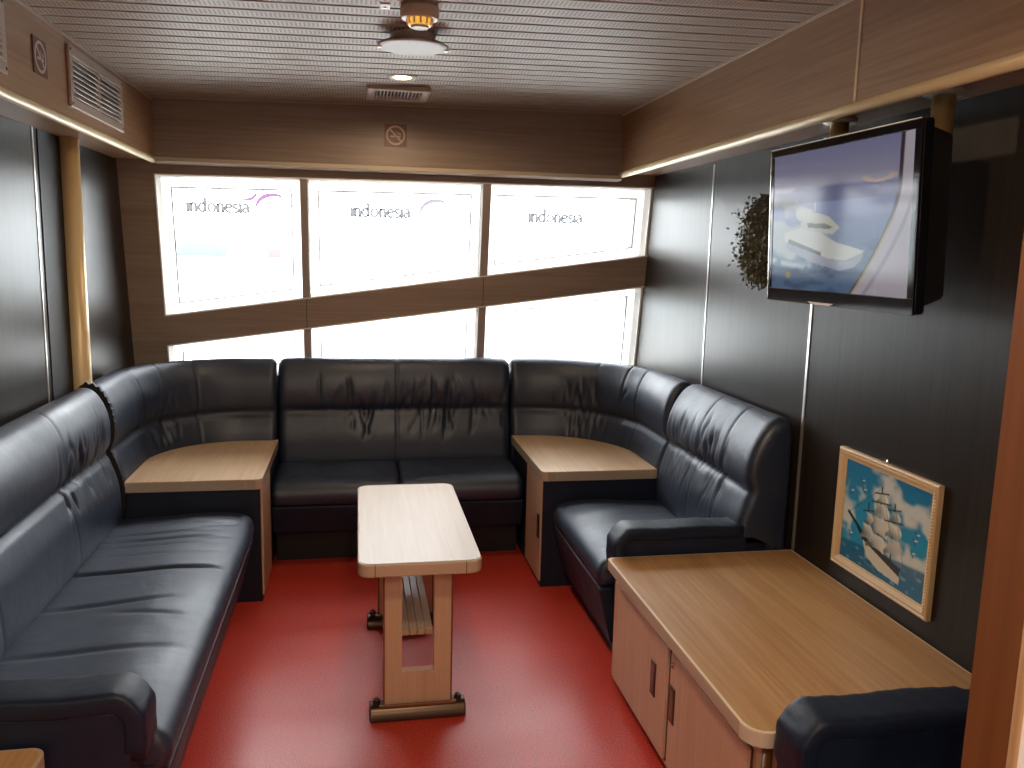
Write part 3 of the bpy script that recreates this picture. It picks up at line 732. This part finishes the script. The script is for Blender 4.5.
def inpoly(X, Y, poly, soft=0):
    r = np.zeros(X.shape, bool); k = len(poly)
    for i in range(k):
        (x0, y0), (x1, y1) = poly[i], poly[(i + 1) % k]
        c = ((y0 > Y) != (y1 > Y)) & (X < (x1 - x0) * (Y - y0) / ((y1 - y0) + 1e-12) + x0); r ^= c
    return r.astype(float)
def tv_picture(X, Y):
    C_ = np.ones(X.shape + (3,)) * lin(140, 140, 175)
    C_ = mixc(C_, lin(165, 160, 185), ss(0, .25, Y))
    C_ = mixc(C_, lin(70, 75, 135), ss(.24, .27, Y - .035 * vnoise(X, Y, 9, 1, 1)))
    C_ = mixc(C_, lin(120, 135, 185), ss(.36, .38, Y)); n_ = vnoise(X, Y, 14, 36, 2)
    C_ = mixc(C_, lin(95, 125, 160), ss(.45, .8, Y)); C_ = mixc(C_, lin(60, 85, 125), ss(.55, .8, n_) * ss(.6, .7, Y) * .7)
    wake = ss(.55, .3, np.abs(Y - .62 - .1 * X + .12 * (vnoise(X, Y, 12, 12, 3) - .5)) / .30) * ss(.62, .30, X)
    C_ = mixc(C_, lin(205, 210, 205), wake * .85)
    k_ = vnoise(X, Y, 30, 16, 7)
    spray = ss(.5, .75, vnoise(X, Y, 16, 9, 5)) * ss(.22, .10, np.abs(Y - .47 - .25 * X)) * ss(.60, .35, X); C_ = mixc(C_, lin(220, 222, 205), spray * .8)
    top = [(.10 + .63 * q, .585 - .055 * math.sin(PI * min(1, q * 1.5)) + .13 * q ** 1.6) for q in np.linspace(0, 1, 14)]
    deck = [(.73, .70), (.70, .735), (.60, .775), (.48, .77), (.30, .70), (.12, .65)]
    C_ = mixc(C_, lin(226, 224, 216), inpoly(X, Y, top + deck))
    C_ = mixc(C_, lin(172, 176, 190), inpoly(X, Y, [(.73, .70), (.70, .735), (.60, .775), (.48, .77), (.30, .70), (.12, .65), (.13, .70), (.36, .80), (.56, .85), (.66, .825), (.71, .77)]))
    C_ = mixc(C_, lin(88, 98, 90), inpoly(X, Y, [(.15, .625), (.42, .725), (.42, .752), (.14, .655)]))
    cab = [(.24, .54), (.27, .47), (.31, .445), (.40, .45), (.47, .475), (.55, .555), (.50, .60), (.30, .565)]
    C_ = mixc(C_, lin(214, 212, 198), inpoly(X, Y, cab))
    C_ = mixc(C_, lin(105, 112, 105), inpoly(X, Y, [(.30, .515), (.44, .52), (.50, .55), (.47, .562), (.31, .545)]))
    C_ = mixc(C_, lin(200, 200, 190), ss(.006, .003, np.abs(X - .36)) * ss(.36, .38, Y) * ss(.46, .45, Y)); C_ = mixc(C_, lin(200, 200, 190), ss(.006, .003, np.abs(X - .29)) * ss(.40, .42, Y) * ss(.48, .47, Y))
    foam = ss(.035, .0, np.abs(Y - .79 - .10 * np.sin(X * 5) * .4)) * ss(.70, .2, X) * ss(.35, .6, k_); C_ = mixc(C_, lin(215, 220, 222), foam * .8)
    # curved pale banner along the far edge
    xe = .935 - .02 * Y - .30 * np.clip(Y - .32, 0, 1) ** 1.5 * 1.6
    C_ = mixc(C_, lin(60, 50, 60), ss(-.014, -.010, X - xe)); C_ = mixc(C_, lin(195, 170, 110), ss(-.004, .0, X - xe) * ss(.45, .6, Y)); C_ = mixc(C_, lin(205, 195, 205), ss(.006, .016, X - xe))
    C_ = mixc(C_, lin(170, 165, 180), ss(.07, .075, X - xe) * ss(.1, .095, X - xe))
    C_ = mixc(C_, lin(205, 175, 165), ss(.02, .012, np.abs(np.hypot((X - .80) / 1.6, (Y - .235) / .6) - .055)) * ss(.22, .24, Y))
    C_ = mixc(C_, lin(200, 170, 60), ss(.03, .02, np.hypot(X - .15, Y - .90)) * .7)
    return C_
me = grid(SW0, SW1, SH0, SH1, 220, 150, .0005, tv_picture); me.materials.append(M['screen'])
o = bpy.data.objects.new('screen', me); link(o, t); o['label'] = 'lit screen with a boat picture'

# wall plant
c0 = Vector((1.63, 3.20, 1.725))
t = thing('boxwood_wreath', 'dark green leafy wreath hanging on the panelling behind the television', 'wreath', (1.66, 3.20, 1.725))
bm = BM(); r = np.random.RandomState(3)
for i in range(8000):
    a = r.uniform(0, 2 * PI); rad = .185 * math.sqrt(r.uniform(.06, 1)) * r.uniform(.86, 1.04); 
    c = Vector((1.665 - abs(r.normal(0, .035)) - .02 * (1 - rad / .185), 3.20 + rad * math.cos(a) * .78, 1.725 + rad * math.sin(a)))
    c.x = min(c.x, 1.685)
    d = Vector((-abs(r.normal(0, .6)), r.normal(), r.normal())).normalized(); s = d.orthogonal().normalized(); s = (Matrix.Rotation(r.uniform(0, 6), 3, d) @ s); l = r.uniform(.011, .020); w = l * .34
    pts = [c, c + d * l * .45 + s * w, c + d * l, c + d * l * .45 - s * w]
    for p in pts: p.x = min(p.x, 1.695)
    bm.faces.new([bm.verts.new(p) for p in pts])
obj('foliage', bm, M['leaf'], t)
bm = BM()
for i in range(36):
    a = 2 * PI * i / 36; b_ = 2 * PI * (i + 1) / 36
    cyl(bm, (1.68, 3.20 + .12 * math.cos(a), 1.725 + .15 * math.sin(a)), (1.68, 3.20 + .12 * math.cos(b_), 1.725 + .15 * math.sin(b_)), .010, n=8)
obj('hoop', bm, M['stem'], t, smooth=True)

# framed picture
PY0, PY1, PZ0, PZ1 = 2.088, 2.605, .583, 1.006
t = thing('framed_picture', 'picture of a white sailing ship in a gilded cream frame', 'picture', (XR, (PY0 + PY1) / 2, (PZ0 + PZ1) / 2))
bm = BM(); W_ = .036
prof = [(0, 0), (.017, .0), (.020, .006), (.015, .013), (.018, .018), (.014, .026), (.009, .030), (.008, .036), (0, .036)]   # (height off the wall, inward)
corners = [(PY0, PZ0), (PY1, PZ0), (PY1, PZ1), (PY0, PZ1)]; rings = []
for k, (cy, cz) in enumerate(corners):
    sy = 1 if cy == PY0 else -1; sz = 1 if cz == PZ0 else -1
    rings.append([bm.verts.new((XR - .002 - h, cy + sy * i_, cz + sz * i_)) for h, i_ in prof])
for k in range(4):
    a, b_ = rings[k], rings[(k + 1) % 4]
    for i in range(len(prof)): j = (i + 1) % len(prof); bm.faces.new((a[i], a[j], b_[j], b_[i]))
fr = obj('frame', bm, M['frame'], t)
bm = BM()
def bead(y, z):
    m_ = Matrix.Translation((XR - .0185, y, z)) @ Matrix.Diagonal((.0045, .0045, .0045, 1)); bmesh.ops.create_icosphere(bm, subdivisions=1, radius=1, matrix=m_)
for y in np.arange(PY0 + .016, PY1 - .01, .0105): bead(y, PZ0 + .0155); bead(y, PZ1 - .0155)
for z in np.arange(PZ0 + .026, PZ1 - .02, .0105): bead(PY0 + .0155, z); bead(PY1 - .0155, z)
obj('beading', bm, M['frame_in'], fr, smooth=True)
def ship(X, Y):
    C_ = np.ones(X.shape + (3,)) * lin(15, 110, 150)
    C_ = mixc(C_, lin(35, 140, 175), ss(.0, .5, Y)); n_ = .55 * vnoise(X, Y, 4, 4, 21) + .3 * vnoise(X, Y, 9, 9, 22) + .15 * vnoise(X, Y, 20, 20, 23)
    C_ = mixc(C_, lin(205, 205, 195), ss(.42, .64, n_) * ss(.95, .7, Y))
    C_ = mixc(C_, lin(20, 95, 130), ss(.74, .78, Y + .10 * X - .05) * .9)
    w_ = vnoise(X, Y, 18, 30, 24); C_ = mixc(C_, lin(140, 185, 195), ss(.6, .9, w_) * ss(.76, .82, Y + .1 * X - .05) * .6)
    dark = lin(40, 45, 45)
    def line(x0, y0, x1, y1, w):
        d = np.hypot(x1 - x0, y1 - y0); u = ((X - x0) * (x1 - x0) + (Y - y0) * (y1 - y0)) / d / d; u = np.clip(u, 0, 1)
        return ss(w, w * .5, np.hypot(X - x0 - u * (x1 - x0), Y - y0 - u * (y1 - y0)))
    # hull
    C_ = mixc(C_, dark, line(.08, .52, .36, .72, .022)); C_ = mixc(C_, dark, inpoly(X, Y, [(.14, .56), (.34, .68), (.60, .76), (.74, .80), (.72, .90), (.42, .86), (.30, .76)]))
    C_ = mixc(C_, lin(215, 205, 185), inpoly(X, Y, [(.28, .72), (.40, .76), (.74, .88), (.73, .95), (.50, .93), (.34, .86)]))
    for (mx_, y0, y1) in ((.46, .14, .74), (.62, .24, .78), (.32, .34, .70)):
        C_ = mixc(C_, dark, line(mx_, y0, mx_, y1, .010))
    for (cx, y0, y1, w) in ((.46, .20, .29, .07), (.46, .30, .42, .10), (.45, .43, .58, .125), (.43, .60, .73, .12), (.62, .31, .40, .06), (.62, .42, .54, .085), (.63, .56, .70, .10), (.32, .43, .53, .05), (.31, .55, .68, .075)):
        q = np.clip((Y - y0) / (y1 - y0), 0, 1); hw_ = w * (.72 + .28 * q); bow = .03 * np.sin(q * PI)
        a = ss(hw_, hw_ - .012, np.abs(X - cx - bow)) * ss(y0, y0 + .012, Y) * ss(y1 + .012, y1, Y + .06 * (X - cx) - .03 * ((X - cx) / w) ** 2)
        tone = np.clip(.55 + .8 * vnoise(X, Y, 11, 11, int(cx * 100 + y0 * 100)) - .55 * q + .4 * (X - cx) / w, 0, 1)[..., None]
        C_ = C_ * (1 - a[..., None] * .93) + (lin(95, 105, 105) * (1 - tone) + lin(225, 215, 195) * tone) * a[..., None] * .93
    for (x, y, w) in ((.46, .20, .08), (.46, .29, .11), (.62, .30, .07), (.62, .41, .10), (.32, .42, .06)):
        C_ = mixc(C_, dark, line(x - w, y + .02, x + w, y - .02, .009))
    for (x0, y0, x1, y1) in ((.46, .15, .08, .52), (.62, .25, .78, .82), (.46, .15, .62, .6)): C_ = mixc(C_, dark, line(x0, y0, x1, y1, .004) * .6)
    for (x, y) in ((.22, .16), (.25, .24), (.09, .30), (.88, .42), (.86, .48), (.12, .72), (.85, .60)):
        C_ = mixc(C_, lin(60, 70, 75), line(x - .02, y - .02, x + .005, y + .03, .008)); C_ = mixc(C_, lin(225, 220, 210), line(x, y, x + .025, y - .01, .007))
    return C_
me = grid(0, 1, 0, 1, 170, 140, 0, ship, lambda p: (XR - .008, PY1 - .034 - p[0] * (PY1 - PY0 - .068), PZ0 + .034 + p[1] * (PZ1 - PZ0 - .068)))
me.transform(wpos(t).inverted()); me.materials.append(M['paint']); o = bpy.data.objects.new('painting', me); link(o, t); o['label'] = 'sailing ship on a blue sea'
obj('hook', cyl(BM(), (XR - .001, 2.35, 1.012), (XR - .012, 2.35, 1.016), .003, n=8), M['chrome'], t)

# ------------------------------------------------------------------ signs
def no_smoking(label, c, rx, uy, w, h):
    """plate with a circle, slash and cigarette"""
    rx = Vector(rx); uy = Vector(uy); nz = rx.cross(uy); c = Vector(c)
    t = thing('no_smoking_sign', label, 'sign', c, 0, 'no smoking signs')
    f = lambda d: (lambda p: c + rx * p[0] + uy * p[1] + nz * d)
    pl = obj('plate', prism(BM(), [(-w / 2, -h / 2), (w / 2, -h / 2), (w / 2, h / 2), (-w / 2, h / 2)], f(.0), f(.004)), M['signbrown'], t)
    bm = BM(); g = f(.0046); R1 = .39 * w
    A = arc(0, 0, R1, R1, 0, 360, 40); stroke(bm, A, .085 * w, lambda p: g(p))
    stroke(bm, [(-R1 * .7, R1 * .7), (R1 * .7, -R1 * .7)], .075 * w, lambda p: g(p))
    # cigarette and smoke
    stroke(bm, [(-.24 * w, -.05 * w), (-.02 * w, -.05 * w)], .075 * w, lambda p: g(p)); stroke(bm, [(.11 * w, -.05 * w), (.20 * w, -.05 * w)], .075 * w, lambda p: g(p)); stroke(bm, [(.215 * w, -.05 * w), (.245 * w, -.05 * w)], .075 * w, lambda p: g(p))
    stroke(bm, [(.24 * w, .01 * w), (.23 * w, .08 * w), (.15 * w, .10 * w), (.05 * w, .11 * w), (.02 * w, .18 * w)], .03 * w, lambda p: g(p))
    stroke(bm, [(.20 * w, .01 * w), (.19 * w, .05 * w), (.10 * w, .06 * w)], .03 * w, lambda p: g(p))
    obj('pictogram', bm, M['signpale'], t, label='beige crossed cigarette symbol')
no_smoking('brown no smoking sign on the walnut beam above the windows', (.2055, 4.6195, 2.262), (1, 0, 0), (0, 0, 1), .118, .116)
no_smoking('brown no smoking sign on the soffit beside the vent grille', (XSL + .0005, 3.078, 2.250), (0, 1, 0), (0, 0, 1), .118, .116)

# ------------------------------------------------------------------ vents and ceiling fittings
def wall_vent(label, y0, y1, z0, z1):
    t = thing('vent_grille', label, 'vent', (XSL, (y0 + y1) / 2, (z0 + z1) / 2), 0, 'soffit vent grilles')
    b = .034; x = XSL
    obj('backing', B(x + .0005, x + .002, y0 + b * .8, y1 - b * .8, z0 + b * .8, z1 - b * .8), M['black'], t)
    bm = BM()
    for a in ((y0, y1, z0, z0 + b), (y0, y1, z1 - b, z1), (y0, y0 + b, z0 + b, z1 - b), (y1 - b, y1, z0 + b, z1 - b)): box(bm, x + .0005, x + .012, *a)
    obj('vent_frame', bm, M['vent'], t, bevel=.003)
    ym = (y0 + y1) / 2; obj('divider', B(x + .002, x + .013, ym - .011, ym + .011, z0 + b, z1 - b), M['vent'], t)
    k = 8
    for i in range(k):
        z = z0 + b + (z1 - z0 - 2 * b) * (i + .5) / k
        for ya, yb in ((y0 + b, ym - .011), (ym + .011, y1 - b)):
            bm = BM(); prism(bm, [(.002, .007), (.013, -.007), (.0145, -.005), (.003, .011)], lambda p: (x + p[0], ya, z + p[1]), lambda p: (x + p[0], yb, z + p[1])); obj('slat', bm, M['vent'], t)
    for yy in (y0 + .014, y1 - .014):
        for zz in (z0 + .014, z1 - .014): obj('screw', cyl(BM(), (x + .011, yy, zz), (x + .014, yy, zz), .005, n=10), M['bronze'], t)
wall_vent('beige louvred vent grille on the soffit above the brass post', 3.347, 4.040, 2.140, 2.356)
wall_vent('beige vent grille at the picture edge, only its frame end showing', 2.10, 2.785, 2.138, 2.354)

def zcx(x): return zc(x)
t = thing('smoke_detector', 'ivory smoke detector with amber ring on the slat ceiling', 'smoke detector', (.198, 2.765, zc(.19)))
lathe_ = lambda prof, c=(.198, 2.765, zc(.19)): lathe(BM(), c, prof)
obj('detector_base', lathe_([(0, .0), (.058, 0), (.062, -.006), (.062, -.030), (.056, -.038), (0, -.038)]), M['fixture'], t, smooth=False)
obj('sensor_ring', lathe_([(.040, -.036), (.038, -.050), (.034, -.058), (0, -.058)], ), M['amber'], t, label='amber sensor ring')
bm = BM()
for i in range(12):
    a = 2 * PI * i / 12; cyl(bm, (0.198 + .040 * math.cos(a), 2.765 + .040 * math.sin(a), zc(.19) - .038), (0.198 + .038 * math.cos(a), 2.765 + .038 * math.sin(a), zc(.19) - .056), .003, n=6)
obj('sensor_rib', bm, M['fixture'], t)
obj('detector_cap', lathe_([(0, -.058), (.030, -.058), (.026, -.064), (0, -.065)]), M['fixture'], t)
t = thing('ceiling_disc', 'flat round beige disc cover with two clips on the slat ceiling', 'ceiling cover', (.200, 3.115, zc(.2)))
lz = zc(.2)
obj('disc', lathe(BM(), (.2, 3.115, lz), [(0, -.046), (.112, -.046), (.122, -.043), (.124, -.038), (.118, -.034), (0, -.034)], 56), M['disc'], t)
obj('rim', lathe(BM(), (.2, 3.115, lz), [(.070, -.034), (.080, -.004), (.080, 0), (.06, 0), (.06, -.034)], 56), M['vent'], t)
for s in (-1, 1):
    obj('clip', B(.2 + s * .118 - .008, .2 + s * .118 + .008, 3.107, 3.123, lz - .050, lz - .030), M['silver'], t, bevel=.003)
def downlight(label, x, y, E_, col=(1, .82, .62)):
    t = thing('downlight', label, 'ceiling light', (x, y, zc(x)), 0, 'recessed ceiling downlights'); c = (x, y, zc(x))
    obj('lamp_ring', lathe(BM(), c, [(.040, -.003), (.058, -.006), (.066, -.003), (.066, 0), (.038, .0)]), M['vent'], t)
    obj('bulb', lathe(BM(), c, [(0, -.006), (.034, -.0045), (.040, -.002), (0, -.001)]), M['lampon'], t, label='glowing warm lamp face')
    ld = bpy.data.lights.new('lamp_light', 'SPOT'); ld.energy = E_; ld.color = col; ld.spot_size = math.radians(176); ld.spot_blend = .35; ld.shadow_soft_size = .05
    lo = bpy.data.objects.new('lamp_light', ld); link(lo, t); lo.location = (0, 0, -.02)
E1, E2 = 14, 34
downlight('glowing recessed downlight beside the ceiling air outlet', .200, 3.85, E1, (1, .72, .45))
downlight('unseen downlight added nearer the doorway, above the picture edge', .200, 1.35, 34, (1, .74, .48))  # unseen repeat of the visible lamp, added to warm the near soffit
for x, y in ((.2, -.1), (1.3, -.6), (-.6, -.8)): downlight('unseen fill downlight added in the hall behind the doorway', x, y, E2)  # unseen lamps added as warm fill from behind the camera
t = thing('air_outlet', 'small rectangular slotted air outlet on the ceiling by the beam', 'vent', (.2, 4.19, zc(.2)))
x0, x1, y0, y1 = .050, .345, 4.045, 4.335; z = zc(.2)
bm = BM(); b = .04
for a in ((x0, x1, y0, y0 + b), (x0, x1, y1 - b, y1), (x0, x0 + b, y0 + b, y1 - b), (x1 - b, x1, y0 + b, y1 - b)): box(bm, *a, z - .022, z)
obj('outlet_frame', bm, M['vent'], t, bevel=.006)
obj('backing', B(x0 + b, x1 - b, y0 + b, y1 - b, z - .006, z - .002), M['black'], t)
for i in range(13):
    x = x0 + b + .008 + (x1 - x0 - 2 * b - .016) * i / 12
    obj('vane', B(x - .003, x + .003, y0 + b, y1 - b, z - .018, z - .004), M['vent'], t)
t = thing('ceiling_plug', 'small white square plug on the slat ceiling near the smoke detector', 'cover', (.09, 2.78, zc(.09)))
obj('plate', B(.074, .106, 2.745, 2.800, zc(.09) - .004, zc(.09)), M['white'], t, bevel=.003)
obj('pin', cyl(BM(), (.09, 2.78, zc(.09) - .007), (.09, 2.78, zc(.09) - .003), .005, n=12), M['silver'], t)

# ------------------------------------------------------------------ light
w = bpy.data.worlds.new('overcast sky'); S.world = w; w.use_nodes = True
bg = w.node_tree.nodes['Background']; bg.inputs[0].default_value = (.96, .98, 1, 1); bg.inputs[1].default_value = 9.0
S.view_settings.view_transform = 'Standard'; S.view_settings.look = 'None'; S.view_settings.gamma = 1; S.view_settings.use_curve_mapping = False
S.view_settings.exposure = 0.6
